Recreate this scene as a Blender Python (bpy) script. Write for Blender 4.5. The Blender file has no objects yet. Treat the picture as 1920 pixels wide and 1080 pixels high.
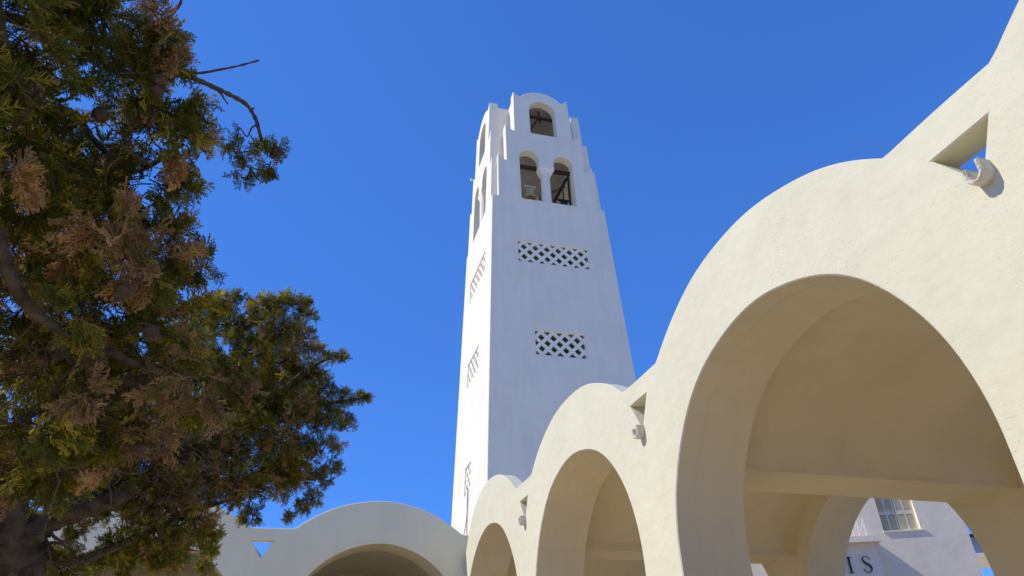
import bpy, math, random
import numpy as np
from mathutils import Vector, Matrix
rad = math.radians
sc = bpy.context.scene
C = sc.collection
H = 3.8                      # metres per module unit (distance from the eye to the arcade wall)
EYE = 1.6

# ------------------------------------------------------------------ camera
F, PITCH, ROLL, AZ = 1317.5, 0.541461, 0.03395, -0.314671
cr, sr = math.cos(ROLL), math.sin(ROLL)
Xc = Vector((1, 0, 0)); Yc = Vector((0, -math.sin(PITCH), math.cos(PITCH))); Fw = Vector((0, math.cos(PITCH), math.sin(PITCH)))
Ri = cr*Xc - sr*Yc; Ui = sr*Xc + cr*Yc
cam = bpy.data.cameras.new('camera'); camo = bpy.data.objects.new('camera', cam); C.objects.link(camo)
cam.sensor_fit = 'HORIZONTAL'; cam.sensor_width = 36; cam.lens = F/1920*36; cam.clip_start = .05; cam.clip_end = 6000
M = Matrix.Identity(4)
for i in range(3): M[i][0] = Ri[i]; M[i][1] = Ui[i]; M[i][2] = -Fw[i]
M[2][3] = EYE
camo.matrix_world = M
sc.camera = camo
def at(px, py, d):
    """world point at slant distance d seen at photo pixel (px, py): used only to measure real positions"""
    v = (px-960)*Ri - (py-540)*Ui + F*Fw
    v.normalize(); v = v*d; v.z += EYE
    return v

# ------------------------------------------------------------------ light
SUN_AZ, SUN_EL = rad(-97), rad(43)          # azimuth from +Y, clockwise positive
sd = Vector((math.sin(SUN_AZ)*math.cos(SUN_EL), math.cos(SUN_AZ)*math.cos(SUN_EL), math.sin(SUN_EL)))
SKYMUL = (.58, 1.46, 3.42)     # deep Aegean blue
w = bpy.data.worlds.new('World'); sc.world = w; w.use_nodes = True
nt = w.node_tree; nt.nodes.clear()
sky = nt.nodes.new('ShaderNodeTexSky'); sky.sky_type = 'NISHITA'; sky.sun_disc = False
sky.sun_elevation = SUN_EL; sky.sun_rotation = SUN_AZ; sky.altitude = 1500; sky.air_density = 1.0; sky.dust_density = 0; sky.ozone_density = 4.0
hs = nt.nodes.new('ShaderNodeHueSaturation'); hs.inputs['Saturation'].default_value = 1.0; hs.inputs['Value'].default_value = 1.0
bg = nt.nodes.new('ShaderNodeBackground'); bg.inputs['Strength'].default_value = .12
ow = nt.nodes.new('ShaderNodeOutputWorld')
ga = nt.nodes.new('ShaderNodeGamma'); ga.inputs[1].default_value = .55
nt.links.new(sky.outputs[0], ga.inputs[0]); nt.links.new(ga.outputs[0], hs.inputs['Color']); vm = nt.nodes.new('ShaderNodeVectorMath'); vm.operation = 'MULTIPLY'; vm.inputs[1].default_value = SKYMUL
nt.links.new(hs.outputs[0], vm.inputs[0]); nt.links.new(vm.outputs[0], bg.inputs[0]); nt.links.new(bg.outputs[0], ow.inputs[0])
sl = bpy.data.lights.new('sun', 'SUN'); sl.energy = 3.95; sl.angle = rad(.5); sl.color = (1, .93, .80)
so = bpy.data.objects.new('sun', sl); C.objects.link(so); so.rotation_euler = sd.to_track_quat('Z', 'Y').to_euler()
sc.view_settings.view_transform = 'Standard'; sc.view_settings.look = 'None'; sc.view_settings.exposure = 0; sc.view_settings.gamma = 1
sc.cycles.max_bounces = 8; sc.cycles.diffuse_bounces = 5

# ------------------------------------------------------------------ materials
def mat(name, col, rough=.85, bump=(), var=.05, vscale=1.5, trans=0, metal=0, tint=False, spots=0, cracks=0, streak=0):
    m = bpy.data.materials.new(name); m.use_nodes = True; t = m.node_tree; t.nodes.clear(); L = t.links
    out = t.nodes.new('ShaderNodeOutputMaterial'); p = t.nodes.new('ShaderNodeBsdfPrincipled'); L.new(p.outputs[0], out.inputs[0])
    p.inputs['Roughness'].default_value = rough; p.inputs['Metallic'].default_value = metal
    p.inputs['Specular IOR Level'].default_value = .25
    co = t.nodes.new('ShaderNodeTexCoord')
    n = t.nodes.new('ShaderNodeTexNoise'); n.inputs['Scale'].default_value = vscale; n.inputs['Detail'].default_value = 5
    L.new(co.outputs['Object'], n.inputs['Vector'])
    mr = t.nodes.new('ShaderNodeMapRange'); mr.inputs[1].default_value = .3; mr.inputs[2].default_value = .7
    mr.inputs[3].default_value = 1-var; mr.inputs[4].default_value = 1+var; L.new(n.outputs[0], mr.inputs[0])
    val = mr.outputs[0]
    if tint:
        a = t.nodes.new('ShaderNodeAttribute'); a.attribute_name = 'tint'
        mm = t.nodes.new('ShaderNodeMath'); mm.operation = 'MULTIPLY'; L.new(val, mm.inputs[0]); L.new(a.outputs['Fac'], mm.inputs[1]); val = mm.outputs[0]
    if streak:       # faint rain streaks and brushed limewash
        mp = t.nodes.new('ShaderNodeMapping'); mp.inputs['Scale'].default_value = (2.6, 2.6, .28); L.new(co.outputs['Object'], mp.inputs['Vector'])
        v = t.nodes.new('ShaderNodeTexNoise'); v.inputs['Scale'].default_value = 1.6; v.inputs['Detail'].default_value = 7; v.inputs['Roughness'].default_value = .65; L.new(mp.outputs[0], v.inputs['Vector'])
        s_ = t.nodes.new('ShaderNodeMapRange'); s_.inputs[1].default_value = .46; s_.inputs[2].default_value = .68; s_.inputs[3].default_value = 1; s_.inputs[4].default_value = 1-streak
        L.new(v.outputs[0], s_.inputs[0]); mm = t.nodes.new('ShaderNodeMath'); mm.operation = 'MULTIPLY'; L.new(val, mm.inputs[0]); L.new(s_.outputs[0], mm.inputs[1]); val = mm.outputs[0]
    if spots:
        v = t.nodes.new('ShaderNodeTexNoise'); v.inputs['Scale'].default_value = 22; v.inputs['Detail'].default_value = 3; L.new(co.outputs['Object'], v.inputs['Vector'])
        s_ = t.nodes.new('ShaderNodeMapRange'); s_.inputs[1].default_value = .66; s_.inputs[2].default_value = .76; s_.inputs[3].default_value = 1; s_.inputs[4].default_value = 1-spots
        L.new(v.outputs[0], s_.inputs[0]); mm = t.nodes.new('ShaderNodeMath'); mm.operation = 'MULTIPLY'; L.new(val, mm.inputs[0]); L.new(s_.outputs[0], mm.inputs[1]); val = mm.outputs[0]
    mx = t.nodes.new('ShaderNodeVectorMath'); mx.operation = 'SCALE'; mx.inputs[0].default_value = col[:3]; L.new(val, mx.inputs['Scale'])
    L.new(mx.outputs[0], p.inputs['Base Color'])
    prev = None
    for (scale, dist, detail, pit) in bump:
        b = t.nodes.new('ShaderNodeBump'); b.inputs['Strength'].default_value = 1; b.inputs['Distance'].default_value = dist
        q = t.nodes.new('ShaderNodeTexNoise'); q.inputs['Scale'].default_value = scale; q.inputs['Detail'].default_value = detail
        L.new(co.outputs['Object'], q.inputs['Vector']); src = q.outputs[0]
        if pit:
            r = t.nodes.new('ShaderNodeMapRange'); r.inputs[1].default_value = pit[0]; r.inputs[2].default_value = pit[1]; L.new(src, r.inputs[0]); src = r.outputs[0]
        if pit:
            k = t.nodes.new('ShaderNodeTexNoise'); k.inputs['Scale'].default_value = .9; k.inputs['Detail'].default_value = 3; L.new(co.outputs['Object'], k.inputs['Vector'])
            r = t.nodes.new('ShaderNodeMapRange'); r.inputs[1].default_value = .38; r.inputs[2].default_value = .62; r.inputs[3].default_value = .15; L.new(k.outputs[0], r.inputs[0])
            mm = t.nodes.new('ShaderNodeMath'); mm.operation = 'MULTIPLY'; L.new(src, mm.inputs[0]); L.new(r.outputs[0], mm.inputs[1]); src = mm.outputs[0]
        L.new(src, b.inputs['Height'])
        if prev: L.new(prev, b.inputs['Normal'])
        prev = b.outputs[0]
    if cracks:
        b = t.nodes.new('ShaderNodeBump'); b.inputs['Strength'].default_value = 1; b.inputs['Distance'].default_value = cracks; b.invert = True
        nd = t.nodes.new('ShaderNodeTexNoise'); nd.inputs['Scale'].default_value = 2.2; nd.inputs['Detail'].default_value = 6; L.new(co.outputs['Object'], nd.inputs['Vector'])
        ad = t.nodes.new('ShaderNodeMixRGB'); ad.blend_type = 'ADD'; ad.inputs[0].default_value = .55; L.new(co.outputs['Object'], ad.inputs[1]); L.new(nd.outputs['Color'], ad.inputs[2])
        vo = t.nodes.new('ShaderNodeTexVoronoi'); vo.feature = 'DISTANCE_TO_EDGE'; vo.inputs['Scale'].default_value = 1.1; L.new(ad.outputs[0], vo.inputs['Vector'])
        r = t.nodes.new('ShaderNodeMapRange'); r.inputs[1].default_value = 0; r.inputs[2].default_value = .008; r.inputs[3].default_value = 1; r.inputs[4].default_value = 0; L.new(vo.outputs[0], r.inputs[0])
        ms = t.nodes.new('ShaderNodeTexNoise'); ms.inputs['Scale'].default_value = .9; L.new(co.outputs['Object'], ms.inputs['Vector'])
        r2 = t.nodes.new('ShaderNodeMapRange'); r2.inputs[1].default_value = .56; r2.inputs[2].default_value = .66; L.new(ms.outputs[0], r2.inputs[0])
        mu = t.nodes.new('ShaderNodeMath'); mu.operation = 'MULTIPLY'; L.new(r.outputs[0], mu.inputs[0]); L.new(r2.outputs[0], mu.inputs[1])
        L.new(mu.outputs[0], b.inputs['Height']); L.new(prev, b.inputs['Normal']) if prev else None; prev = b.outputs[0]
    if prev: L.new(prev, p.inputs['Normal'])
    if trans:
        tr = t.nodes.new('ShaderNodeBsdfTranslucent')
        m2 = t.nodes.new('ShaderNodeVectorMath'); m2.operation = 'SCALE'; m2.inputs['Scale'].default_value = 1.8; L.new(mx.outputs[0], m2.inputs[0]); L.new(m2.outputs[0], tr.inputs[0])
        ms = t.nodes.new('ShaderNodeMixShader'); ms.inputs[0].default_value = trans
        L.new(p.outputs[0], ms.inputs[1]); L.new(tr.outputs[0], ms.inputs[2]); L.new(ms.outputs[0], out.inputs[0])
    return m
STUCCO = [(2.5, .03, 3, None), (38, .0032, 5, (.56, .74)), (90, .0010, 3, None)]
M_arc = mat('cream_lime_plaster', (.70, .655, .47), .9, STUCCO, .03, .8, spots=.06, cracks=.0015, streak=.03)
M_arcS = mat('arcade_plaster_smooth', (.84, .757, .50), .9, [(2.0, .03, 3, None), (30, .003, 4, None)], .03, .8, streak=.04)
M_vault = mat('shade_toned_vault_plaster', (.67, .58, .38), .9, [(1.5, .04, 3, None), (24, .004, 5, None)], .05, .9, streak=.045)  # brown interior shade and warm bounce painted into the plaster colour
M_tow = mat('white_tower_plaster', (.82, .775, .64), .9, [(1.2, .05, 3, None), (18, .004, 4, None)], .03, .5, streak=.06)
M_grille = mat('grille_plaster', (.86, .81, .66), .85, [(18, .003, 4, None)], .03, 2)
M_spout = mat('weathered_spout_stone', (.66, .60, .47), .95, [(22, .02, 5, None), (60, .008, 4, None)], .18, 12)
M_wood = mat('dark_brown_timber', (.055, .032, .02), .8, [(40, .003, 4, None)], .3, 8)
M_pale = mat('greyed_timber', (.20, .16, .12), .8, [(40, .003, 4, None)], .2, 8)
M_brass = mat('sun_toned_weathered_bronze', (.60, .48, .26), .5, [(15, .003, 3, None)], .25, 10, metal=.4)  # left bell, colour brightened to stand for sun falling on it
M_dbr = mat('dark_bronze', (.06, .06, .04), .5, [(15, .003, 3, None)], .25, 10, metal=.6)
M_town = mat('pale_bounce_ground', (.68, .58, .42), .9, [(3, .01, 5, None)], .15, .3)  # unseen far ground, pale tone picked to bounce warm light onto the tower
M_ground = mat('tan_stone_paving', (.56, .45, .30), .9, [(3, .01, 5, None)], .15, .9)
M_house = mat('house_render', (.80, .685, .52), .9, [(4, .01, 5, None), (30, .004, 4, None)], .06, 1.2, spots=.08)
M_shut = mat('cream_shutter_paint', (.62, .58, .44), .6, [(30, .002, 3, None)], .1, 6)
M_dark = mat('dark_gap', (.02, .02, .022), .9)
M_let = mat('black_letter_metal', (.012, .013, .014), .35)
M_rail = mat('white_painted_iron', (.8, .78, .74), .5)
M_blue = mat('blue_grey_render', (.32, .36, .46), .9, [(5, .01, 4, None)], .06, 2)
M_cable = mat('grey_cable_sheath', (.35, .35, .36), .6)
M_bark = mat('cypress_bark', (.095, .070, .045), .95, [(10, .06, 8, None), (45, .03, 5, None)], .5, 14)
M_twig = mat('bare_twig_bark', (.10, .068, .045), .9, [(60, .006, 4, None)], .3, 20)
M_leafG = mat('dark_green_cypress_leaf', (.185, .200, .030), .7, (), .35, 3, trans=.42, tint=True)
M_leafO = mat('olive_cypress_leaf', (.40, .340, .055), .7, (), .3, 3, trans=.45, tint=True)
M_leafB = mat('dry_brown_cypress_leaf', (.46, .300, .135), .8, (), .3, 3, trans=.3, tint=True)
M_dim = mat('dimmed_belfry_render', (.34, .30, .25), .95, [(8, .01, 4, None)], .12, 2)  # dimness of the belfry interior put into the ceiling and roof colour
M_cone = mat('brown_cypress_cone', (.085, .055, .035), .8, [(80, .003, 4, None)], .25, 30)

# ------------------------------------------------------------------ helpers
def tag(o, label=None, cat=None, group=None, kind=None):
    if label: o['label'] = label
    if cat: o['category'] = cat
    if group: o['group'] = group
    if kind: o['kind'] = kind
    return o
def empty(name, loc, rz=0, parent=None):
    o = bpy.data.objects.new(name, None); C.objects.link(o); o.location = loc; o.rotation_euler = (0, 0, rz); o.empty_display_size = .2
    if parent: o.parent = parent
    return o
def smooth(me, ang=35):
    me.polygons.foreach_set('use_smooth', [True]*len(me.polygons))
    me.set_sharp_from_angle(angle=rad(ang))
class MB:
    def __init__(s): s.v = []; s.f = []
    def add(s, vs, fs):
        k = len(s.v); s.v += [tuple(v) for v in vs]; s.f += [tuple(k+i for i in f) for f in fs]; return s
    def box(s, x0, y0, z0, x1, y1, z1):
        return s.add([(x0,y0,z0),(x1,y0,z0),(x1,y1,z0),(x0,y1,z0),(x0,y0,z1),(x1,y0,z1),(x1,y1,z1),(x0,y1,z1)],
                     [(3,2,1,0),(4,5,6,7),(0,1,5,4),(1,2,6,5),(2,3,7,6),(3,0,4,7)])
    def beam(s, a, b, wx, wz, up=(0,0,1)):
        a = Vector(a); b = Vector(b); d = (b-a).normalized(); u = Vector(up)
        sx = d.cross(u)
        if sx.length < 1e-4: sx = d.cross(Vector((1,0,0)))
        sx.normalize(); sz = sx.cross(d).normalized(); vs = []
        for p in (a, b):
            for i, j in ((-1,-1),(1,-1),(1,1),(-1,1)): vs.append(p + sx*i*wx/2 + sz*j*wz/2)
        return s.add(vs, [(0,1,2,3),(7,6,5,4),(0,4,5,1),(1,5,6,2),(2,6,7,3),(3,7,4,0)])
    def tube(s, pts, rs, n=8, cap=True):
        pts = [Vector(p) for p in pts]; k = len(pts); rings = []; nrm = None
        for i, p in enumerate(pts):
            d = (pts[min(i+1,k-1)] - pts[max(i-1,0)]).normalized()
            if nrm is None: nrm = d.orthogonal().normalized()
            nrm = (nrm - d*nrm.dot(d)).normalized(); b = d.cross(nrm)
            r = rs[i] if hasattr(rs, '__len__') else rs
            rings.append([p + (nrm*math.cos(2*math.pi*j/n) + b*math.sin(2*math.pi*j/n))*r for j in range(n)])
        vs = [v for r_ in rings for v in r_]; fs = []
        for i in range(k-1):
            for j in range(n): fs.append((i*n+j, i*n+(j+1)%n, (i+1)*n+(j+1)%n, (i+1)*n+j))
        if cap: fs.append(tuple(range(n))[::-1]); fs.append(tuple((k-1)*n+j for j in range(n)))
        return s.add(vs, fs)
    def lathe(s, prof, c=(0,0,0), n=24):
        vs = [(c[0]+r*math.cos(2*math.pi*j/n), c[1]+r*math.sin(2*math.pi*j/n), c[2]+z) for r, z in prof for j in range(n)]
        fs = [(i*n+j, i*n+(j+1)%n, (i+1)*n+(j+1)%n, (i+1)*n+j) for i in range(len(prof)-1) for j in range(n)]
        return s.add(vs, fs)
    def build(s, name, m, parent=None, sm=None):
        me = bpy.data.meshes.new(name); me.from_pydata(s.v, [], s.f); me.materials.append(m); me.update()
        if sm: smooth(me, sm)
        o = bpy.data.objects.new(name, me); C.objects.link(o)
        if parent: o.parent = parent
        return o
def poly_solid(outer, holes, thick, bevel=0.0):
    """filled outline in (x, z), extruded 0..thick along +y"""
    cu = bpy.data.curves.new('tmp', 'CURVE'); cu.dimensions = '2D'; cu.fill_mode = 'BOTH'; cu.extrude = thick/2 - bevel
    cu.bevel_depth = bevel; cu.bevel_resolution = 0; cu.offset = -bevel; cu.resolution_u = 1
    for pts in [outer]+list(holes):
        sp = cu.splines.new('POLY'); sp.points.add(len(pts)-1)
        for i, (x, z) in enumerate(pts): sp.points[i].co = (x, z, 0, 1)
        sp.use_cyclic_u = True
    o = bpy.data.objects.new('tmp', cu); C.objects.link(o)
    dg = bpy.context.evaluated_depsgraph_get(); dg.update()
    me = bpy.data.meshes.new_from_object(o.evaluated_get(dg)); n = len(me.vertices)
    co = np.zeros(n*3); me.vertices.foreach_get('co', co); co = co.reshape(-1,3)
    co = np.c_[co[:,0], thick/2 - co[:,2], co[:,1]]      # z(curve) -> -y
    me.vertices.foreach_set('co', co.ravel()); me.update()
    bpy.data.objects.remove(o); bpy.data.curves.remove(cu)
    return me
def link_mesh(name, me, m, parent=None, loc=(0,0,0), rz=0, sm=32):
    me.materials.clear(); me.materials.append(m)
    if sm: smooth(me, sm)
    o = bpy.data.objects.new(name, me); C.objects.link(o); o.location = loc; o.rotation_euler = (0,0,rz)
    if parent: o.parent = parent
    return o
def warp(me, fn):
    n = len(me.vertices); co = np.zeros(n*3); me.vertices.foreach_get('co', co); co = co.reshape(-1,3)
    co = fn(co); me.vertices.foreach_set('co', co.ravel()); me.update(); return me
def arc(cx, cz, r, a0, a1, n):
    return [(cx+r*math.cos(rad(a0+(a1-a0)*i/n)), cz+r*math.sin(rad(a0+(a1-a0)*i/n))) for i in range(n+1)]
Nv = Vector((math.cos(AZ), -math.sin(AZ), 0)); Uv = Vector((math.sin(AZ), math.cos(AZ), 0))
def SNZ(s, n, z): return Vector((0,0,EYE)) + (-s*Uv + n*Nv + Vector((0,0,z)))*H

# ------------------------------------------------------------------ ground
gb = MB(); gb.add([(-600,-600,0),(600,-600,0),(600,600,0),(-600,600,0)], [(0,1,2,3)])
tag(gb.build('ground', M_town), kind='structure')
gb = MB(); gb.box(-22,-22,-.3,30,34,.004); tag(gb.build('courtyard_paving', M_ground), kind='structure')

# ------------------------------------------------------------------ arcade wings (local units = module, scaled by H)
G0 = -EYE/H
ZS = .33
def wob(pts, amp, seed):
    rnd = random.Random(seed); out = []; ph = [rnd.uniform(0,6.28) for _ in range(4)]
    for i, (x, z) in enumerate(pts):
        a = math.sin(x*9+ph[0])+.6*math.sin(x*23+ph[1])+.5*math.sin(z*31+ph[2]); b = math.sin(z*11+ph[3])+.6*math.sin(x*17+ph[1])
        out.append((x+amp*b, z+amp*a))
    return out
def rim(centers, x0, x1, R, zc, zv, steep=None, fillet=.0):
    """top line from x0 to x1: a hump over each bay centre, flat scuppers between"""
    pts = []
    hw = math.sqrt(max(0, R*R-(zv-zc)**2))
    N = int((x1-x0)/.02)
    for i in range(N+1):
        x = x0+(x1-x0)*i/N; z = zv
        for c in centers:
            d = x-c
            if abs(d) < R:
                zz = zc+math.sqrt(R*R-d*d)
                if steep and c == steep[0] and d < 0: zz = zc+R-(.56-math.sqrt(max(0,.56**2-d*d)))
                if abs(d) < hw+.02 or (steep and c == steep[0] and d < 0): z = max(z, zz) if not (steep and c == steep[0] and d < 0) else zz
        pts.append((x, z))
    return pts
def outline(centers, x0, x1, R, zc, zv, seed, steep=None, amp=.0012):
    top = wob(rim(centers, x0, x1, R, zc, zv, steep), amp, seed)
    top[0] = (x0, top[0][1]); top[-1] = (x1, top[-1][1])
    return [(x0, G0-.03)] + top + [(x1, G0-.03)]
def arch_hole(c, seed, R=.49):
    p = [(c+R, G0+.004)] + arc(c, ZS, R, 0, 180, 56) + [(c-R, G0+.004)]
    q = wob(p, .0016, seed); q[0] = (q[0][0], G0+.004); q[-1] = (q[-1][0], G0+.004)
    return q
def tri(c, z=.806, hw=.058, h=.085): return [(c-hw, z), (c+hw, z), (c+.012, z-h), (c-.002, z-h)]
def scale_me(me): return warp(me, lambda co: co*H)
def wing(root, centers, x0, x1, Y, triangles, steep=None, spouts=(), seed=1, solid_back=False, beam_at=(), mfront=M_arc):
    T1, T = .065, .21
    arches = [arch_hole(c, seed+i) for i, c in enumerate(centers)]
    me = poly_solid(outline(centers, x0, x1, .735, .32, .885, seed, steep), arches+[tri(c, z) for c, z in triangles], T1, .003)
    o = link_mesh('front_wall', scale_me(me), mfront, root, (0, Y*H, 0))
    me.materials.append(M_vault)  # intrados faces take the same painted-in shade tone
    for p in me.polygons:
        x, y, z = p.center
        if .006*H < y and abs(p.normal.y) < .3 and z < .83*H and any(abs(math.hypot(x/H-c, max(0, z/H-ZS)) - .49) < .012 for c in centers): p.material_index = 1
    # thicker arch ring behind the thin parapet
    st = (steep[0],) if steep else None
    rings = [arch_hole(c, seed+i, .4893) for i, c in enumerate(centers)]
    me = poly_solid(outline(centers, x0, x1, .705, .32, .70, seed+5, st), rings, T-T1+.005, 0)
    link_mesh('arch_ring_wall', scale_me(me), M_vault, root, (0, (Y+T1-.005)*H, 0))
    # rear wall
    holes = [] if solid_back else [arch_hole(c+.006, seed+20+i, .478) for i, c in enumerate(centers)]
    me = poly_solid(outline(centers, x0+.01, x1, .70, .32, .86, seed+9, st), holes, T, .003)
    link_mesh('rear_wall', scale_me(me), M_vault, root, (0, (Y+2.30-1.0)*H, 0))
    # barrel vaults and cross beams
    for c in centers:
        inn = [(c+.493*math.cos(t), .582+.285*math.sin(t)) for t in [math.pi*i/40 for i in range(41)]]
        out = [(c+.58*math.cos(t), .582+.38*math.sin(t)) for t in [math.pi*i/40 for i in range(41)]][::-1]
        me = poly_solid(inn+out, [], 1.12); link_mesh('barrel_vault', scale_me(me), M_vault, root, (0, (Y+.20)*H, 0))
    for xb in beam_at:
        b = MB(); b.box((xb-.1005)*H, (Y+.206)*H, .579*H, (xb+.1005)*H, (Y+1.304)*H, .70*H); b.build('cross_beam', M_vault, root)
    # spouts: short U troughs of rough stone below each scupper
    for (sx, sz, ln) in spouts:
        prof = []
        ro, ri = .0165, .0095
        U = [(-ro, .017)] + arc(0, 0, ro, 180, 360, 10) + [(ro, .022), (ri, .023)] + arc(0, 0, ri, 360, 180, 10) + [(-ri, .018)]
        me = poly_solid(U, [], ln+.05, .002)
        rnd = random.Random(int(sx*100)); 
        def jag(co):
            co = co*H; r2 = np.random.RandomState(5+int(abs(sx)*10)); return co + r2.uniform(-.0025, .0025, co.shape)
        warp(me, jag); link_mesh('rain_spout', me, M_spout, root, (sx*H, (Y-ln)*H, sz*H), sm=45)

rzR = math.atan2(-math.cos(AZ), -math.sin(AZ))
right = empty('arcade', (0,0,EYE), rzR)
tag(right, 'sunlit cream arcade wing with big round arches, scalloped parapet and triangular scuppers', 'arcade')
cR = [-3.60, -2.42, -1.235, -.05, 1.135]
bmR = [-3.01, -1.8275, -.6425, .5425]
wing(right, cR, -4.133, 2.2, 1.0, [(-3.008,.808),(-1.845,.818),(-.619,.803),(.55,.806)], (-3.60,),
     [(-3.003, .708, .026), (-1.843, .708, .026), (-.605, .709, .028), (.55, .716, .03)], 3, False, bmR)
left = empty('arcade', (0,0,EYE), math.atan2(Nv.y, Nv.x))
tag(left, 'shaded grey white arcade wing with low rounded arch running left behind the tree', 'arcade')
cL = [.52, -.66, -1.845, -3.03]
wing(left, cL, -3.7, 1.20, 4.13, [(-.107,.823),(-1.29,.823),(-2.48,.823)], None, [], 41, True, [-.07, -1.255, -2.44], mfront=M_arcS)

# ------------------------------------------------------------------ bell tower
TW = dict(nc=1.841, sc=-4.994, w=.654, k=.059, th=.029)
to = SNZ(TW['sc'], TW['nc'], 0)
tower = empty('bell_tower', (to.x, to.y, EYE), -(AZ+TW['th']))
tag(tower, 'tall tapering white bell tower with stepped scalloped top and lattice windows', 'bell tower')
def Wz(z): return TW['w']*(1-TW['k']*z)
X1, X2, X3, PT = .455, .368, .276, .085
def horn(x0, x1, z0, hz, n=8):
    """concave sweep from the low inner point (x0) up to the outer tip (x1)"""
    return [(x0+(x1-x0)*i/n, z0+hz*(i/n)**1.8) for i in range(n+1)]
def face_outline(e):
    zt = 3.755
    r = [(Wz(G0)-e, G0), (Wz(zt)-e, zt)]
    r += [(X1-e, zt+.002), (X1-.008-e, 4.195)]                        # first step
    r += [(X1-.010-e-.004, 4.244)] + horn(X2, X1-.018-e, 4.176, .068, 9)[::-1][1:] 
    r += [(X2-.004, 4.630)] + horn(X3+.004, X2-.008, 4.562, .068, 9)[::-1][1:]
    r += [(X3-.004, 5.05)] + [(X3-.006-(X3-.206)*i/8, 5.082-.042*(1-(1-i/8)**2)) for i in range(9)]
    # central hump
    R = (.2**2+.095**2)/(2*.095); zc = 5.135-R
    a = math.degrees(math.asin(.2/R))
    top = arc(0, zc, R, 90-a, 90+a, 20)
    l = [(-x, z) for x, z in r][::-1]
    return r + top[1:-1] + l
def arched(x0, x1, z0, z1, n=18):
    c = (x0+x1)/2; R = (x1-x0)/2
    return [(x1, z0)] + arc(c, z1-R, R, 0, 180, n) + [(x0, z0)]
def clip(poly, x0, x1, z0, z1):
    for ax, lim, sg in ((0,x0,1),(0,x1,-1),(1,z0,1),(1,z1,-1)):
        out = []
        for i in range(len(poly)):
            a, b = poly[i-1], poly[i]; da, db = sg*(a[ax]-lim), sg*(b[ax]-lim)
            if (da >= 0) != (db >= 0):
                t = da/(da-db); out.append((a[0]+t*(b[0]-a[0]), a[1]+t*(b[1]-a[1])))
            if db >= 0: out.append(b)
        poly = out
        if not poly: return []
    return poly
def lattice(x0, x1, z0, z1, P):
    fr = .008; hs_ = P*.30; zc = (z0+z1)/2; holes = []
    nx = int((x1-x0)/P)+2; xs = x0+fr+.000
    for i in range(-1, nx*2+2):
        for j in range(-5, 6):
            if (i+j) % 2: continue
            cx_, cz_ = xs+i*P/2, zc+j*P/2
            h = clip([(cx_-hs_,cz_),(cx_,cz_-hs_),(cx_+hs_,cz_),(cx_,cz_+hs_)], x0+fr, x1-fr, z0+fr, z1-fr)
            if len(h) >= 3:
                xs_ = [p[0] for p in h]; zs_ = [p[1] for p in h]
                if max(xs_)-min(xs_) > .008 and max(zs_)-min(zs_) > .008: holes.append(h)
    return holes
GR = {'front': [(-.31,.31,3.092,3.302,6), (-.214,.198,2.255,2.471,4)],
      'left': [(-.31,.272,3.11,3.31,6), (-.19,.215,2.275,2.487,4), (-.064,.142,1.372,1.587,2)]}
def tower_face(rz, e, grs, side):
    holes = [arched(-.123,.135,4.567,5.008,22)]
    # twin arches that meet over one slender column
    holes += [[(.256,3.757)] + arc(.164,4.232,.092,0,180,16) + [(.072,4.156),(-.064,4.156)] + arc(-.156,4.245,.092,0,180,16) + [(-.248,3.757)]]
    for (a,b,c,d,n) in grs: holes.append([(a,c),(b,c),(b,d),(a,d)])
    me = poly_solid(face_outline(e), holes, PT, .0022)
    def f(co):
        co = co.copy(); co[:,1] = co[:,1] - Wz(co[:,2]); return co*H
    link_mesh('wall', warp(me, f), M_tow, tower, rz=rz, sm=30)
    for (a,b,c,d,n) in grs:
        P = (b-a-.016)/(n+.12)
        me = poly_solid([(a-.003,c-.003),(b+.003,c-.003),(b+.003,d+.003),(a-.003,d+.003)], lattice(a,b,c,d,P), .010)
        def g(co):
            co = co.copy(); co[:,1] = co[:,1]+.009-Wz(co[:,2]); return co*H
        link_mesh('lattice_window', warp(me, g), M_grille, tower, rz=rz, sm=0)
    # rounded column and capital between the twin arches
    cb = MB(); yc = -Wz(3.95)+.048
    cb.tube([(-.003*H, yc*H, 3.75*H), (-.003*H, yc*H, 4.105*H)], [.045*H, .041*H], 24)
    o = cb.build('column', M_tow, tower, 30); o.rotation_euler.z = rz
    k = MB(); vs = []
    for (hw, z) in ((.043,4.085),(.048,4.10),(.064,4.135),(.071,4.148),(.071,4.160)):
        vs += [(-hw,yc-.046*hw/.071,z),(hw+.004,yc-.046*hw/.071,z),(hw+.004,yc+.04,z),(-hw,yc+.04,z)]
    fs = [(3,2,1,0),(16,17,18,19)]+[(4*i+j,4*i+(j+1)%4,4*i+4+(j+1)%4,4*i+4+j) for i in range(4) for j in range(4)]
    k.add([(x*H,y*H,z*H) for x,y,z in vs], fs)
    o = k.build('capital', M_grille, tower); o.rotation_euler.z = rz
tower_face(0, .001, GR['front'], 'front')
tower_face(-math.pi/2, .003, [(-b_,-a_,c_,d_,n_) for a_,b_,c_,d_,n_ in GR['left']], 'left')
tower_face(math.pi, .001, [], 'back')
tower_face(math.pi/2, .003, [], 'right')
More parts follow.
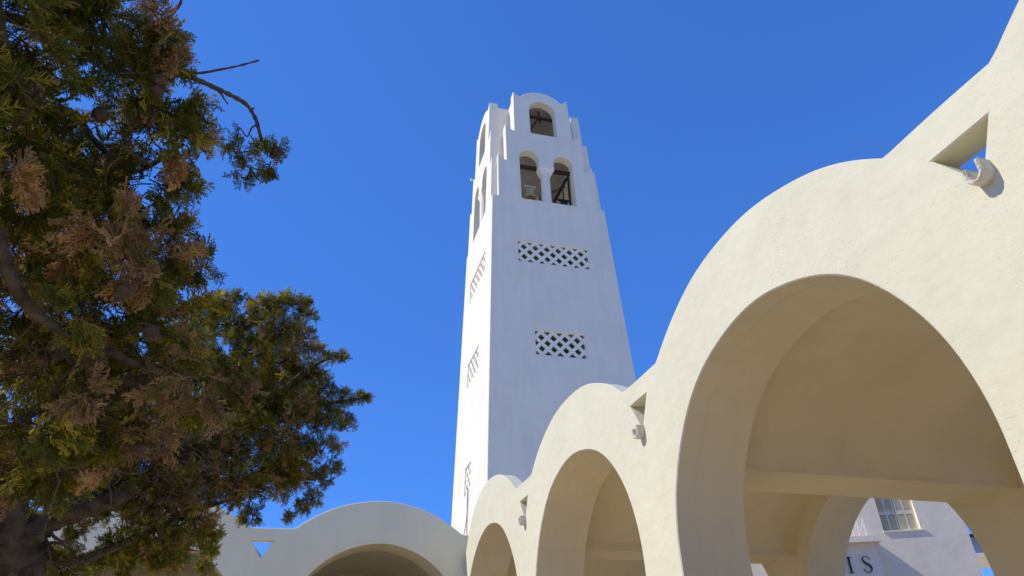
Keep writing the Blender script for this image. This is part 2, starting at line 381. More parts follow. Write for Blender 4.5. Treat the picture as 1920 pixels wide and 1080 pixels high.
# inner corner walls at each step
for (Xi, z0, z1, d) in ((X1, 3.74, 4.192, .03), (X2, 4.15, 4.578, .03), (X3, 4.53, 5.035, .03)):
    X = Xi-.012
    for sx in (-1,1):
        for sy in (-1,1):
            Lo = Wz(4.4)-.03
            plan = [(X,Lo),(X-d,Lo),(X-d,X-d),(Lo,X-d),(Lo,X),(X,X)]
            plan = [(sx*x, sy*y) for x, y in plan]
            vs = [(x*H,y*H,z0*H) for x,y in plan]+[(x*H,y*H,z1*H) for x,y in plan]
            MB().add(vs, [(0,1,2,5),(5,2,3,4),(8,7,6,11),(9,8,11,10)]+[(i,i+6,(i+1)%6+6,(i+1)%6) for i in range(6)]).build('corner_wall', M_tow, tower)
def plan_slab(plan, z0, z1, name, m):
    n = len(plan)
    me = poly_solid(plan, [], z1-z0)
    warp(me, lambda co: np.c_[co[:,0], co[:,2], z1-co[:,1]]*H)
    return link_mesh(name, me, m, tower, sm=0)
for (xo, xi, zt) in ((.50, X1-.04, 3.752), (X1-.016, X2-.04, 4.178), (X2-.016, X3-.04, 4.564)):
    Lo = .452
    for sx in (-1,1):
        for sy in (-1,1):
            if xo > Lo: p = [(xi,xi),(.495,xi),(.495,.495),(xi,.495)]
            else: p = [(xi,xi),(Lo,xi),(Lo,xo),(xo,xo),(xo,Lo),(xi,Lo)]
            plan_slab([(sx*x,sy*y) for x,y in p], zt-.02, zt, 'step_ledge', M_tow)
MB().box(-.45*H,-.45*H,3.70*H,.45*H,.45*H,3.735*H).build('belfry_floor', M_tow, tower)
MB().box(-.345*H,-.345*H,4.47*H,.345*H,.345*H,4.50*H).build('belfry_ceiling', M_dim, tower)
q = X3-.014; plan_slab([(q,-.452),(q,-q),(.452,-q),(.452,q),(q,q),(q,.452),(-q,.452),(-q,q),(-.452,q),(-.452,-q),(-q,-q),(-q,-.452)], 5.01, 5.035, 'roof', M_dim)
# timber frame
def bm(p, q, w1, w2, mm=None): MB().beam([c*H for c in p], [c*H for c in q], w1*H, w2*H).build('timber_beam', mm or M_wood, tower)
bm((-.30,-.40,4.205),(.36,-.40,4.215),.03,.03)
bm((-.32,.02,4.16),(.36,.02,4.17),.025,.03,M_pale)
bm((-.34,-.02,4.43),(.02,-.02,3.98),.02,.02,M_pale); bm((.36,-.0,4.40),(-.10,-.03,4.05),.02,.02,M_pale)
bm((-.30,-.2,3.98),(.3,-.2,3.98),.03,.035); bm((.24,-.36,4.19),(.06,-.10,3.80),.02,.02); bm((-.02,-.2,3.76),(-.10,-.2,4.12),.018,.018)
bm((.255,-.36,4.22),(.262,-.34,3.74),.02,.02); bm((.22,-.30,4.1),(.25,-.2,3.74),.012,.012)
bm((-.26,-.36,4.905),(.28,-.36,4.885),.022,.022); bm((-.005,-.385,4.96),(.03,-.33,4.86),.02,.02); bm((.005,-.35,4.90),(-.135,-.36,4.62),.018,.018)
# cables running down the sunlit face below the lowest lattice window
def lf(y, z, out=.006):      # point on the left face: y along depth
    return Vector((-(Wz(z)+out)*H, y*H, z*H))
b = MB(); b.tube([lf(-.015, 1.40), lf(-.02,1.3), lf(-.035,1.15), lf(-.06,1.0), lf(-.06,.8)], .012, 6)
b.build('cable', M_cable, tower, 40)
b = MB(); b.tube([lf(-.03, 1.40), lf(-.035,1.25), lf(.0,1.15), lf(.08,1.06), lf(.20,.98)], .010, 6)
b.build('cable', M_cable, tower, 40)
b = MB(); b.tube([lf(.34,4.60), lf(.34,4.60,.03)], .018, 8); b.tube([lf(.34,4.585,.03), lf(.34,4.615,.03)], .022, 8); b.build('vent_pipe', M_tow, tower)
# bells, hung in the belfry: things of their own
tM = Matrix.Translation((to.x, to.y, EYE)) @ Matrix.Rotation(-(AZ+TW['th']), 4, 'Z')
def bell(x, y, ztop, r, label, m, m2):
    o = empty('bell', tM @ Vector((x*H, y*H, (ztop-1.9*r)*H)), -(AZ+TW['th']))
    tag(o, label, 'bell', 'bells in the belfry'); R = r*H
    p = [(0,1.62),(.30,1.60),(.46,1.50),(.52,1.30),(.56,.95),(.64,.55),(.80,.22),(1.0,0),(.96,-.04),(.88,0),(.70,.25),(.5,.9),(.4,1.4),(0,1.5)]
    MB().lathe([(a*R, c*R) for a, c in p], n=28).build('bell_body', m, o, 40)
    MB().tube([(0,0,1.3*R),(0,0,.1*R)], .05*R, 8).lathe([(0,-.12*R),(.12*R,-.02*R),(.12*R,.1*R),(0,.2*R)], n=10).build('clapper', m, o, 40)
    y_ = MB(); y_.beam((-.75*R,0,2.0*R),(.75*R,0,2.0*R),.22*R,.26*R)
    for s in (-.2,.2): y_.tube([(s*R,0,1.58*R),(s*1.5*R,0,1.75*R),(s*R,0,1.95*R)], .07*R, 8)
    y_.tube([(-.45*R,0,1.9*R),(-.5*R,0,1.6*R),(-.3*R,0,1.55*R)], .06*R, 8); y_.tube([(.45*R,0,1.9*R),(.5*R,0,1.6*R),(.3*R,0,1.55*R)], .06*R, 8)
    y_.build('yoke', m2, o, 40)
bell(-.12, -.36, 4.015, .075, 'sun-toned bronze bell hanging in the left twin arch of the tower', M_brass, M_brass)
bell(.215, -.30, 3.965, .070, 'dark bronze bell half hidden in the right twin arch of the tower', M_dbr, M_wood)

# ------------------------------------------------------------------ distant house seen through the arches
az = rad(97); D = 30.0; k_ = D/20.0
A = Vector((math.sin(az), math.cos(az), 0)); r0 = at(1700,1000,1)-Vector((0,0,EYE)); c0 = r0*(D/math.hypot(r0.x, r0.y)); c0.z = 0
hrz = math.atan2(A.y, A.x)
house = empty('house', c0, hrz)
tag(house, 'pale rendered house with closed cream shutters seen through the far arch', 'house')
def hz(z): return EYE + z*k_
wx0, wx1, wz0, wz1 = -.505*k_, .352*k_, hz(3.462), hz(4.75)
me = poly_solid([(-9,0),(1.385*k_,0),(1.385*k_,13),(-9,13)], [[(wx0,wz0),(wx1,wz0),(wx1,wz1),(wx0,wz1)]], .3)
link_mesh('wall', me, M_house, house, sm=0)
b = MB(); b.box(1.385*k_-.3,.3,0,1.385*k_,7,13); b.box(-9,.302,12.7,1.385*k_-.3,7,12.99); b.build('side_wall', M_house, house)
fr = MB().box(wx0-.03,-.06,wz0-.05,wx1+.10,.2,wz0-.002).build('window_sill', M_house, house)
wd = empty('window', ((wx0+wx1)/2, .17, wz0), 0, house)
W2 = (wx1-wx0)/2
for s in (-1, 1):
    x0, x1 = (-W2+.01, -.012) if s < 0 else (.012, W2-.01)
    st = .05; hh = wz1-wz0; zr = [.04, .62, .70, hh-.04] 
    hx = [(x0+st, (x0+x1)/2-.03), ((x0+x1)/2+.03, x1-st)]
    hl = [[(a,zr[i]+.03),(c,zr[i]+.03),(c,zr[i+1]-.03),(a,zr[i+1]-.03)] for a, c in hx for i in (0,2)]
    sh = link_mesh('shutter', poly_solid([(x0,.0),(x1,.0),(x1,hh),(x0,hh)], hl, .045), M_shut, wd, sm=0)
    for a, c in hx:
        for i in (0,2):
            lo = MB(); z = zr[i]+.045
            while z < zr[i+1]-.04: lo.beam((a,.025,z),(c,.025,z),.045,.010,(0,.6,.8)); z += .036
            lo.build('louvre', M_shut, sh)
    bk = MB().box(x0,.052,0,x1,.06,hh); bk.build('backing', M_dark, sh)
# door canopy with the letters, and its white trellis
px1 = -.665*k_-.36
canopy = empty('door_surround', (px1, 0, 0), 0, house)
zl = hz(3.36)*1.0
def fz(z): return EYE+(z)*k_*.972
MB().box(-3.2,-.92,fz(3.235),.16,-.002,fz(3.375)).build('ledge', M_house, canopy)
MB().box(-3.2,-.60,0,-.0,-.003,fz(3.232)).build('sign_wall', M_house, canopy)
def ribbon(pts, ws, th, name, parent, loc):
    n = len(pts); Lf = []; Rt = []
    for i in range(n):
        d = (Vector(pts[min(i+1,n-1)])-Vector(pts[max(i-1,0)])).normalized(); nn = Vector((-d.y, d.x))
        Lf.append(tuple(Vector(pts[i])+nn*ws[i]/2)); Rt.append(tuple(Vector(pts[i])-nn*ws[i]/2))
    return Lf+Rt[::-1]
def cr_(pts, n=10):
    out = []; P = [Vector(p) for p in pts]; P = [P[0]*2-P[1]]+P+[P[-1]*2-P[-2]]
    for i in range(1, len(P)-2):
        for j in range(n):
            t = j/n; out.append(.5*((2*P[i])+(-P[i-1]+P[i+1])*t+(2*P[i-1]-5*P[i]+4*P[i+1]-P[i+2])*t*t+(-P[i-1]+3*P[i]-3*P[i+1]+P[i+2])*t**3))
    out.append(P[-2]); return out
Sp = cr_([(.21,.30),(.20,.345),(.16,.385),(.11,.395),(.055,.37),(.035,.315),(.065,.255),(.125,.205),(.185,.155),(.205,.09),(.175,.03),(.115,.0),(.06,.012),(.025,.05),(.015,.10)], 6)
n = len(Sp); ws = [.012+.040*math.exp(-((i/(n-1)-.52)/.2)**2)+ (.02 if i in (0,n-1) else 0) for i in range(n)]
lz = fz(2.60)
S = ribbon(Sp, ws, .03, 'S', canopy, None)
o = link_mesh('letter', poly_solid([(x*1.35,z*1.35) for x,z in S], [], .03), M_let, canopy, (-.66, -.70, lz-.05), sm=0); o['label'] = 'black serif letter S'
I = [(-.06,0),(.10,0),(.10,.012),(.045,.022),(.045,.378),(.10,.388),(.10,.40),(-.06,.40),(-.06,.388),(-.005,.378),(-.005,.022),(-.06,.012)]
o = link_mesh('letter', poly_solid([(x*1.35,z*1.35) for x,z in I], [], .03), M_let, canopy, (-1.10, -.70, lz-.05), sm=0); o['label'] = 'black serif letter I'
b = MB()
for x in (-.95,-.80,-.62,-.42,-.20): b.tube([(x,-.55,fz(3.376)),(x,-.55,fz(3.80))], .016, 5)
for z in (3.42, 3.60, 3.80): b.tube([(-1.3,-.55,fz(z)),(-.20,-.55,fz(z))], .008, 5)
for a, c in ((-.42,-.20),(-.62,-.42),(-.95,-.80)): b.tube([(a,-.55,fz(3.42)),(c,-.55,fz(3.80))], .008, 5); b.tube([(c,-.55,fz(3.42)),(a,-.55,fz(3.60))], .008, 5)
b.build('roof_railing', M_rail, house).location = (px1, 0, 0)
b = MB(); b.tube([(.02,-.5,fz(3.13)),(1.9,-.5,fz(3.13)-1.75)], .022, 6)
for i in range(6):
    t = .1+i*.17; b.tube([(.02+1.88*t,-.5,fz(3.13)-1.75*t),(.02+1.88*t,-.5,fz(3.13)-1.75*t-.9)], .012, 5)
b.build('stair_rail', M_house, house).location = (px1, 0, 0)
# neighbouring blue grey house, half hidden, with a balcony slab over open sky
nb = at(1846,1022,1)-Vector((0,0,EYE)); nb = nb*(48/math.hypot(nb.x, nb.y)); 
neigh = empty('house', (nb.x, nb.y, 0), hrz)
tag(neigh, 'blue grey overhanging upper floor of a house beyond the right edge of the shuttered house', 'house')
bz = EYE+nb.z
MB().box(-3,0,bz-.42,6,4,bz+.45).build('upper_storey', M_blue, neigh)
MB().box(-3,-.25,bz-.62,6,4,bz-.423).build('balcony_slab', M_house, neigh)
MB().box(-3,-.3,bz+.453,6,4,bz+.56).build('roof', M_dark, neigh)
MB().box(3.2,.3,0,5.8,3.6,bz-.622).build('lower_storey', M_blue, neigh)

# ------------------------------------------------------------------ cypress trees
rs = np.random.RandomState(11)
def spray_template(L, nodes, sub, r, seed):
    """segments of one flat scale-leaved cypress frond along +X"""
    q = np.random.RandomState(seed); seg = []
    def grow(p, d, up, L, depth, n):
        step = L/n; side = np.cross(up, d); pos = p.copy(); dd = d.copy()
        for i in range(n):
            dd = dd + q.uniform(-.12,.12,3) + side*q.uniform(-.06,.06); dd /= np.linalg.norm(dd)
            nx = pos + dd*step; t = i/n
            seg.append((pos.copy(), nx.copy(), r*(1.1-.45*t)*(1 if depth < 2 else .85)))
            if depth < sub and i < n:
                for s in ((1,-1) if depth == 0 else ((1,) if i % 2 else (-1,))):
                    if q.rand() < .12: continue
                    a = rad(q.uniform(28,52))*s
                    bd = dd*math.cos(a)+side*math.sin(a)+up*q.uniform(-.35,.35); bd /= np.linalg.norm(bd)
                    ll = L*(.52 if depth == 0 else .42)*(1-.55*t)*q.uniform(.7,1.15)
                    grow(nx if i < n-1 else pos, bd, up, ll, depth+1, 3 if depth == 0 else 1)
            pos = nx
    grow(np.zeros(3), np.array([1.,0,0]), np.array([0,0,1.]), L, 0, nodes)
    P0 = np.array([s[0] for s in seg]); P1 = np.array([s[1] for s in seg]); R = np.array([s[2] for s in seg])
    d = P1-P0; d /= np.linalg.norm(d,axis=1)[:,None]
    a = np.cross(d, np.array([.13,.31,.94])); a /= np.linalg.norm(a,axis=1)[:,None]; b_ = np.cross(d, a)
    V = []; k = 3
    for i in range(k):
        an = 2*math.pi*i/k; o = a*math.cos(an)+b_*math.sin(an)
        V.append(P0+o*R[:,None]); V.append(P1+o*(R*.75)[:,None])
    V = np.stack(V,1)                       # seg, 6, 3
    Fq = np.array([[0,2,3,1],[2,4,5,3],[4,0,1,5]])
    n = len(seg); Fs = (np.arange(n)[:,None,None]*6+Fq[None]).reshape(-1,4)
    return V.reshape(-1,3), Fs
class Leaves:
    def __init__(s): s.V=[]; s.F=[]; s.T=[]; s.n=0
    def add(s, tmpl, P, Dv, Up, sc_, tint):
        V, Fs = tmpl
        Dv = Dv/np.linalg.norm(Dv); sd_ = np.cross(Up, Dv); sd_ /= np.linalg.norm(sd_)+1e-9; up = np.cross(Dv, sd_)
        R = np.stack([Dv, sd_, up], 0)
        s.V.append((V*sc_)@R+P); s.F.append(Fs+s.n); s.T.append(np.full(len(V), tint)); s.n += len(V)
    def build(s, name, m, parent):
        if not s.V: return None
        V = np.concatenate(s.V).astype(np.float32); Fq = np.concatenate(s.F).astype(np.int32)
        me = bpy.data.meshes.new(name); me.vertices.add(len(V)); me.vertices.foreach_set('co', V.ravel())
        me.loops.add(Fq.size); me.loops.foreach_set('vertex_index', Fq.ravel())
        me.polygons.add(len(Fq)); me.polygons.foreach_set('loop_start', np.arange(0, Fq.size, 4, dtype=np.int32))
        me.polygons.foreach_set('loop_total', np.full(len(Fq), 4, dtype=np.int32))
        me.update(calc_edges=True); me.validate()
        a = me.attributes.new('tint', 'FLOAT', 'POINT'); a.data.foreach_set('value', np.concatenate(s.T).astype(np.float32))
        me.materials.append(m); o = bpy.data.objects.new(name, me); C.objects.link(o)
        if parent: o.parent = parent; 
        return o
NEAR = [spray_template(.15, 7, 2, .0030, i) for i in range(6)]
FAR = [spray_template(.13, 5, 1, .0042, 20+i) for i in range(5)]
def rnd_dir(): v = rs.normal(size=3); return v/np.linalg.norm(v)
def clump(LG, LO, LB, tw, c, r, n, brown, tm, size, olive=.35, outdir=None, squash=.85):
    c = np.array(c); T = NEAR if tm == 'n' else FAR; tb = rs.uniform(.8,1.2)
    if tm == 'n':       # feathery plumes strung along short twigs
        r = max(.03, r-.045); ntw = max(3, int(n/8))
        for i in range(ntw):
            d = rnd_dir(); d[2] = d[2]*squash
            if outdir is not None: d = d+np.array(outdir)*.5
            d /= np.linalg.norm(d)
            ln = r*rs.uniform(.6,1.1); p0 = c+rnd_dir()*r*.3; bend = rnd_dir()*.3; bend[2] -= .25
            pts = [p0+d*ln*t+bend*ln*t*t for t in (0,.33,.66,1.)]
            tw.tube([tuple(p) for p in pts], [.004,.0032,.0025,.0012], 4, False)
            kind = rs.rand()*1.05
            for j in range(int(n/ntw)+2):
                t = rs.uniform(.15,1.0)**.7; p = p0+d*ln*t+bend*ln*t*t
                dd = d*.9+rnd_dir()*.6+bend*.8; dd[2] -= .15
                isb = kind < brown and rs.rand() < .85
                L_ = LB if isb else (LO if rs.rand() < olive else LG)
                L_.add(T[rs.randint(len(T))], p+rnd_dir()*.012, dd, rnd_dir(), size*rs.uniform(.55,1.0), tb*rs.uniform(.75,1.3))
    else:               # compact rounded tufts
        r = max(.03, r-.03); nt_ = max(3, int(n/4.5)); tr = min(.07, r*.6)
        for i in range(nt_):
            d = rnd_dir(); cc = c + d*r*rs.uniform(.35,1.0)*np.array([1,1,squash]); kind = rs.rand()*1.5; tb2 = tb*rs.uniform(.8,1.25)
            tw.tube([tuple(c+d*r*.1), tuple((c+cc)/2+rnd_dir()*.02), tuple(cc)], [.005,.004,.002], 4, False)
            for j in range(15):
                e = rnd_dir()+d*.45; e[2] += .15
                isb = kind < brown and rs.rand() < .8
                L_ = LB if isb else (LO if rs.rand() < olive else LG)
                L_.add(T[rs.randint(len(T))], cc+e*tr*.25*rs.rand(), e, rnd_dir(), size*rs.uniform(.4,.75), tb2*rs.uniform(.85,1.2))
def cone_mesh(R):
    import itertools
    g = (1+5**.5)/2; D = [Vector(v).normalized() for v in [(0,a,b*g) for a in (-1,1) for b in (-1,1)]+[(a,b*g,0) for a in (-1,1) for b in (-1,1)]+[(b*g,0,a) for a in (-1,1) for b in (-1,1)]]
    n, m_ = 20, 12; vs = []; fs = []
    for i in range(m_+1):
        for j in range(n):
            th, ph = math.pi*i/m_, 2*math.pi*j/n; v = Vector((math.sin(th)*math.cos(ph), math.sin(th)*math.sin(ph), math.cos(th)))
            ds = sorted((v.dot(q) for q in D), reverse=True); e = min(1, (ds[0]-ds[1])*5)
            vs.append(v*R*(.80+.20*e**.5)*(1 + (.06 if ds[0] > .97 else 0)))
    for i in range(m_):
        for j in range(n): fs.append((i*n+j,(i+1)*n+j,(i+1)*n+(j+1)%n,i*n+(j+1)%n))
    me = bpy.data.meshes.new('cone'); me.from_pydata(vs, [], fs); me.materials.append(M_cone); me.update(); me.validate(); smooth(me, 30); return me
CONE = cone_mesh(.024)
def limb(parent, pts, r0, r1, m=M_bark, name='branch', n=9, knob=.10):
    P = cr_([Vector(p) for p in pts], 7); k = len(P); rr = [(r0+(r1-r0)*i/(k-1))*(1+knob*math.sin(i*1.7)+knob*rs.uniform(-1,1)) for i in range(k)]
    b = MB()
    if r0 > .04: n = 20
    b.tube(P, rr, n)
    if r0 > .04:
        ph = rs.uniform(0,6,20)
        for i in range(k):
            c = P[i]
            for j in range(n):
                v = Vector(b.v[i*n+j]); b.v[i*n+j] = tuple(c+(v-c)*(1+.10*math.sin(ph[j]+i*.35)+.05*rs.uniform(-1,1)))
    return b.build(name, m, parent, 60)

# near tree: its trunk stands left of the view, its branches hang into it
t1 = empty('cypress_tree', (-3.9,1.5,0)); base1 = Vector((-3.9,1.5,0)); 
tag(t1, 'near cypress with dry brown sprays, cones and a long bare drooping branch', 'tree')
def loc1(v): return Vector(v)-base1
limb(t1, [(0,0,-.1),(.05,.05,1.2),(.1,.1,2.6),(.25,.2,4.0),(.5,.35,5.4),(.6,.4,6.2)], .19, .07, name='trunk', n=14, knob=.04)
LG, LO, LB, tw = Leaves(), Leaves(), Leaves(), MB()
near = [ # px, py, r, dist, brown, n
 (40,50,120,3.7,.15),(190,30,110,3.9,.15),(285,40,70,3.6,.25),(120,-60,130,4.0,.1),(288,108,42,3.6,.45),(40,170,110,3.9,.15),(275,150,60,3.7,.15),(320,215,52,3.7,.2),
 (345,265,42,3.6,.25),(280,240,75,3.9,.1),(60,300,120,3.7,.12),(180,330,90,3.8,.2),(290,340,70,3.8,.2),(340,340,40,3.6,.7),(20,325,36,3.0,1.),
 (30,430,110,3.7,.3),(150,420,90,3.6,.5),(200,440,60,3.2,.95),(280,430,80,3.8,.3),(325,440,45,3.7,.25),(352,490,38,3.7,.1),(270,500,60,3.3,.8),(330,530,60,3.6,.35),
 (60,540,110,4.0,.2),(180,560,90,3.7,.3),(300,590,70,3.7,.3),(150,585,45,3.1,.0),(60,660,110,3.9,.4),(180,690,90,3.8,.35),(290,680,80,3.8,.35),
 (340,640,50,3.6,.1),(370,700,62,3.3,.85),(430,720,36,3.3,.5),(160,735,36,3.2,1.),(50,790,90,3.6,.15),(90,810,50,3.3,.05),(160,810,80,3.9,.5),(255,790,70,3.6,.75),(235,850,50,3.5,.4),(20,880,80,3.8,.5),(110,870,60,3.8,.4),
 (330,770,60,4.2,.3)]
for (px,py,r,d,br) in near:
    rm = r*d/F*1.0
    c = at(px+rs.uniform(-8,8), py+rs.uniform(-8,8), d) - base1
    clump(LG, LO, LB, tw, c, rm, int(70*(r/90.)**1.6)+22, br, 'n', 1.0 if r > 50 else .8, olive=.40)
# deeper layer and the part of the crown left of and above the view
for i in range(24):
    px, py = rs.uniform(-20,330), rs.uniform(-60,900)
    if 120 < px < 250 and 130 < py < 290: continue
    if px > 250 and py < 60: continue
    d = rs.uniform(4.2,4.8); clump(LG, LO, LB, tw, at(px,py,d)-base1, .32, 80, .25, 'f', 1.1, olive=.3)
for i in range(40):
    px, py = rs.uniform(-620,-60), rs.uniform(-250,950); d = rs.uniform(2.9,4.4)
    clump(LG, LO, LB, tw, at(px,py,d)-base1, .40, 60, .2, 'f', 1.15, olive=.3)
for i in range(4):
    px, py = rs.uniform(-150,260), rs.uniform(-330,-130); d = rs.uniform(3.6,4.3)
    clump(LG, LO, LB, tw, at(px,py,d)-base1, .35, 80, .2, 'f', 1.1, olive=.3)
def P1(px,py,d): return at(px,py,d)-base1
TP = [(0,0,-.1),(.05,.05,1.2),(.1,.1,2.6),(.25,.2,4.0),(.5,.35,5.4)]
def trk(z):
    for a, b in zip(TP, TP[1:]):
        if z <= b[2]: return Vector(a).lerp(Vector(b), (z-a[2])/(b[2]-a[2]))
# limbs that carry the clumps
for (z0, tgt) in ((1.6,[(-300,900,3.5),(-60,700,3.5),(60,660,3.7),(180,690,3.8),(290,690,3.8)]), (2.2,[(-300,560,3.4),(0,540,3.7),(180,560,3.8),(300,560,3.8)]),
                  (2.8,[(-320,300,3.3),(-20,330,3.6),(150,330,3.8),(260,320,3.8),(345,270,3.7)]), (3.4,[(-300,60,3.4),(-20,180,3.7),(130,210,3.8),(170,255,3.8),(215,300,3.8),(262,322,3.8)]),
                  (4.0,[(-260,-120,3.5),(-20,20,3.7),(150,60,3.8),(250,110,3.7),(300,112,3.6)]), (1.3,[(-300,1050,3.7),(0,860,3.8),(150,830,3.8),(255,800,3.7)])):
    limb(t1, [trk(z0)] + [P1(q[0],q[1],q[2]+.35) for q in tgt], .035, .008)
limb(t1, [trk(2.3), P1(-330,300,2.9), P1(-110,360,3.0), P1(-20,420,3.0), P1(12,500,3.0), P1(45,565,3.05), P1(100,612,3.1), P1(170,645,3.15), P1(225,668,3.2), P1(268,690,3.3)], .034, .012)
limb(t1, [trk(3.7), P1(-260,-60,3.2), P1(-30,-10,3.2), P1(2,60,3.2), P1(8,110,3.25), P1(30,140,3.3), P1(70,190,3.5)], .024, .010)
# bare drooping branch with its side twigs
limb(t1, [P1(262,95,3.65), P1(305,118,3.6), P1(345,139,3.55), P1(372,150,3.5), P1(402,164,3.5), P1(432,178,3.5), P1(462,196,3.5), P1(479,222,3.5), P1(486,246,3.5), P1(491,265,3.5)], .0135, .0075, M_twig, 'bare_branch', 7, .14)
limb(t1, [P1(345,137,3.55), P1(375,137,3.52), P1(410,131,3.5), P1(445,124,3.5), P1(486,113,3.5)], .007, .004, M_twig, 'twig', 6, .14)
limb(t1, [P1(403,164,3.5), P1(416,178,3.5), P1(419,184,3.5), P1(428,196,3.5)], .006, .003, M_twig, 'twig', 5)
limb(t1, [P1(483,233,3.5), P1(472,240,3.5), P1(463,256,3.5), P1(449,238,3.5)], .005, .0025, M_twig, 'twig', 5)
limb(t1, [P1(478,196,3.5)+Vector((0,0,-.02)), P1(472,205,3.5), P1(468,202,3.5)], .004, .003, M_twig, 'twig', 5)
limb(t1, [P1(290,60,3.6), P1(312,38,3.6), P1(330,18,3.6), P1(340,0,3.6), P1(334,-25,3.6)], .009, .005, M_twig, 'bare_branch', 6)
limb(t1, [P1(200,262,3.6), P1(208,246,3.55), P1(228,243,3.5)], .006, .003, M_twig, 'twig', 5)
limb(t1, [P1(198,274,3.6), P1(225,272,3.5), P1(250,290,3.5), P1(285,310,3.5)], .009, .005, M_twig, 'twig', 5)
for (px,py,r,n) in ((450,285,34,26),(492,283,36,30),(515,272,24,16),(470,315,34,24),(505,305,30,18),(438,268,24,12),(455,330,26,12)):
    clump(LG, LO, LB, tw, P1(px,py,3.5), r*3.5/F, n, .05, 'n', .5, olive=.25)
# loose sprays poking out of the silhouette
for (px,py) in ((335,85),(345,90),(380,190),(385,215),(400,262),(392,285),(372,300),(360,350),(375,345),(372,455),(382,470),(388,500),(335,60),(350,230),(160,160),(230,160),(200,210),(240,250)):
    clump(LG, LO, LB, tw, P1(px-8,py,3.65), .055, 6, .1, 'n', .62, outdir=(.6,0,0))
# thin bare twigs inside the crown
for i in range(230):
    px, py = rs.uniform(-10,380), rs.uniform(60,900)
    if py < 500 and (px > 260 or rs.rand() < .6): continue
    p = np.array(P1(px,py,rs.uniform(3.2,3.7))); d = rnd_dir(); d2 = rnd_dir()*.6; L_ = rs.uniform(.06,.24)
    tw.tube([tuple(p+(d*t+d2*t*t)*L_) for t in (0,.25,.5,.75,1)], [.004,.0034,.003,.0022,.0015], 4, False)
LG.build('crown', M_leafG, t1); LO.build('olive_foliage', M_leafO, t1); LB.build('dry_foliage', M_leafB, t1); tw.build('twigs', M_twig, t1)
def cones(parent, lst, bs):
    for (px,py,d,s) in lst:
        o = bpy.data.objects.new('cone', CONE); C.objects.link(o); o.parent = parent; o.location = at(px,py,d)-bs; o.scale = (s,s,s*1.1); o.rotation_euler = tuple(rs.uniform(0,3,3))
cones(t1, [(520,283,3.45,.85),(511,292,3.47,.6),(188,215,3.5,1.4),(232,545,3.1,1.3),(226,552,3.1,1.1),(244,541,3.1,.8),(283,620,3.2,1.2),(290,632,3.2,1.0),(278,632,3.2,.9),(252,838,3.4,1.0),(264,840,3.4,1.0),
            (242,832,3.4,.9),(246,716,3.4,1.1),(258,722,3.4,1.0),(268,712,3.4,1.0),(238,708,3.4,.9),(98,650,3.5,.9),(110,668,3.5,.9),(120,655,3.5,.8),(190,760,3.5,.9),(300,150,3.4,1.1),(295,170,3.4,1.),(170,665,3.3,.9),(182,672,3.3,.8),(60,590,3.4,.9),(318,238,3.5,.8)], base1)

# second cypress: trunk at the lower left edge, crown reaching right in front of the shaded wing
b2 = at(8,1080,5.6); base2 = Vector((b2.x-.1, b2.y-.35, 0))
t2 = empty('cypress_tree', base2)
tag(t2, 'bushy cypress with top lobes tinted for sunlight and forked trunk at the lower left edge', 'tree')
def P2(px,py,d): return at(px,py,d)-base2
limb(t2, [(0,0,-.1),(.03,.1,1.0), P2(14,1120,5.6), P2(24,1040,5.6), P2(14,960,5.6), P2(-10,860,5.5), P2(-20,740,5.5)], .18, .08, name='trunk', n=14, knob=.05)
limb(t2, [P2(20,1075,5.6), P2(48,1010,5.6), P2(90,975,5.65), P2(150,955,5.7), P2(220,930,5.8), P2(300,880,6.0), P2(400,820,6.2), P2(500,760,6.4), P2(570,700,6.5)], .10, .03, n=11)
limb(t2, [P2(30,1060,5.6), P2(60,1020,5.6), P2(95,1040,5.7), P2(150,1050,5.8), P2(250,1010,6.0), P2(360,960,6.2), P2(440,935,6.4)], .05, .012)
limb(t2, [P2(300,880,6.0), P2(420,900,6.2), P2(520,890,6.4), P2(590,900,6.5)], .035, .01)
limb(t2, [P2(400,820,6.2), P2(430,700,6.4), P2(460,620,6.5), P2(520,585,6.5)], .04, .01)
limb(t2, [P2(500,760,6.4), P2(580,760,6.5), P2(650,752,6.5), P2(690,744,6.5)], .03, .007)
limb(t2, [P2(555,715,6.5), P2(600,680,6.5), P2(640,668,6.5)], .02, .006)
for q in ([(50,1010),(75,1020),(110,1018),(140,1035)],[(60,985),(85,1010),(95,1050),(110,1075)],[(90,975),(100,1005),(130,1020)],[(40,1040),(70,1045),(120,1060),(160,1058)]):
    limb(t2, [P2(x,y,5.6) for x,y in q], .016, .006, n=6)
LG, LO, LB, tw = Leaves(), Leaves(), Leaves(), MB()
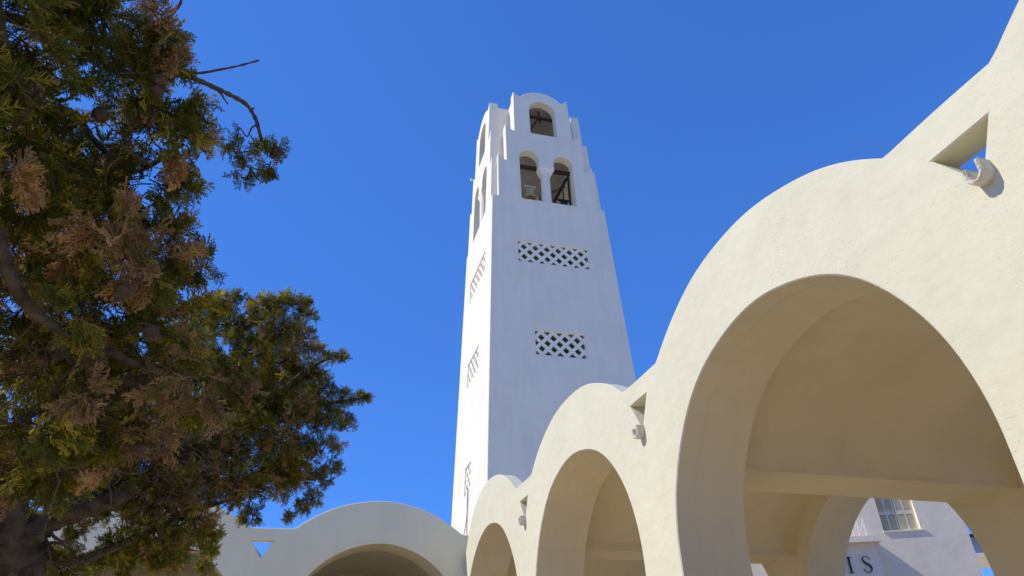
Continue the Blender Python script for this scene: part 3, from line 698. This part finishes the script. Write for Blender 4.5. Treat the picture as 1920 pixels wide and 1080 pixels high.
far = [(405,560,36,6.6,.0),(440,552,22,6.6,0),(385,600,50,6.6,.05),(435,610,45,6.5,.02),(475,585,30,6.6,.05),(500,575,38,6.5,.02),(545,575,32,6.5,.02),(575,590,26,6.5,.05),(572,560,13,6.5,.05),(510,625,55,6.3,.25),(560,635,45,6.3,.2),
 (590,655,28,6.5,.1),(615,670,22,6.5,.15),(640,672,15,6.5,.25),(460,660,60,6.3,.3),(420,690,60,6.5,.15),(530,690,52,6.7,.1),(575,705,40,6.6,.1),(600,730,36,6.4,.15),(640,745,30,6.5,.1),(670,745,18,6.5,.1),(686,745,12,6.5,.1),
 (450,740,60,6.7,.05),(510,750,50,6.3,.1),(560,770,50,6.2,.5),(610,785,42,6.4,.2),(645,790,24,6.5,.1),(480,790,50,6.2,.05),(400,780,60,6.5,.1),(430,830,65,6.2,.3),(520,830,55,6.2,.45),(580,850,46,6.4,.2),
 (625,830,24,6.5,.1),(630,875,24,6.5,.1),(600,895,30,6.5,.1),(550,890,40,6.4,.35),(480,890,60,6.3,.5),(400,890,70,6.2,.6),(330,860,70,6.0,.5),(260,900,70,5.9,.3),(190,890,60,6.2,.4),(330,930,60,6.1,.6),
 (430,930,40,6.3,.3),(590,935,28,6.5,.2),(560,955,20,6.5,.3),(545,965,14,6.5,.3),(470,965,26,6.4,.1),(455,975,16,6.4,.1),(370,980,50,6.2,.4),(400,1000,30,6.3,.1),(395,1035,28,6.3,.1),(340,1030,45,6.1,.5),(385,1060,20,6.3,.1),
 (290,990,55,6.0,.5),(240,960,50,6.0,.5),(120,900,60,6.3,.3),(60,900,50,6.3,.3),(270,1040,40,6.2,.1),(215,1035,36,6.2,.0),(180,1050,30,6.2,.0),(150,1000,30,5.9,.1),(110,1060,40,5.8,.2),(170,960,40,6.0,.4),(320,1060,30,6.2,.3),(230,1068,20,6.2,.2)]
for (px,py,r,d,br) in far:
    clump(LG, LO, LB, tw, P2(px+rs.uniform(-4,4),py+rs.uniform(-4,4),d), r*d/F*.95, int(150*(r/55.)**1.7)+20, br, 'f', .85 if r > 30 else .6, olive=.8 if py < 640 else (.55 if py < 720 else .3))  # higher clumps get more olive leaf: sunlit tops put into the colour
for i in range(26):       # inner mass behind
    px, py = rs.uniform(330,560), rs.uniform(640,900); clump(LG, LO, LB, tw, P2(px,py,rs.uniform(6.7,7.2)), .28, 90, .1, 'f', .9, olive=.2)
for i in range(12):
    px, py = rs.uniform(40,340), rs.uniform(600,900); clump(LG, LO, LB, tw, P2(px,py,rs.uniform(5.9,6.6)), .36, 100, .2, 'f', 1.0, olive=.25)
for i in range(330):
    px, py = rs.uniform(120,450), rs.uniform(800,950)
    p = np.array(P2(px,py,rs.uniform(5.6,6.0))); d = rnd_dir(); d2 = rnd_dir()*.6; L_ = rs.uniform(.08,.22)
    tw.tube([tuple(p+(d*t+d2*t*t)*L_) for t in (0,.25,.5,.75,1)], [.005,.0045,.004,.003,.002], 4, False)
LG.build('crown', M_leafG, t2); LO.build('olive_foliage', M_leafO, t2); LB.build('dry_foliage', M_leafB, t2); tw.build('twigs', M_twig, t2)
cones(t2, [(440,690,6.0,1.1),(520,720,6.1,1.1),(560,800,6.0,1.),(480,820,6.,1.),(350,900,5.8,1.),(300,940,5.8,1.)], base2)
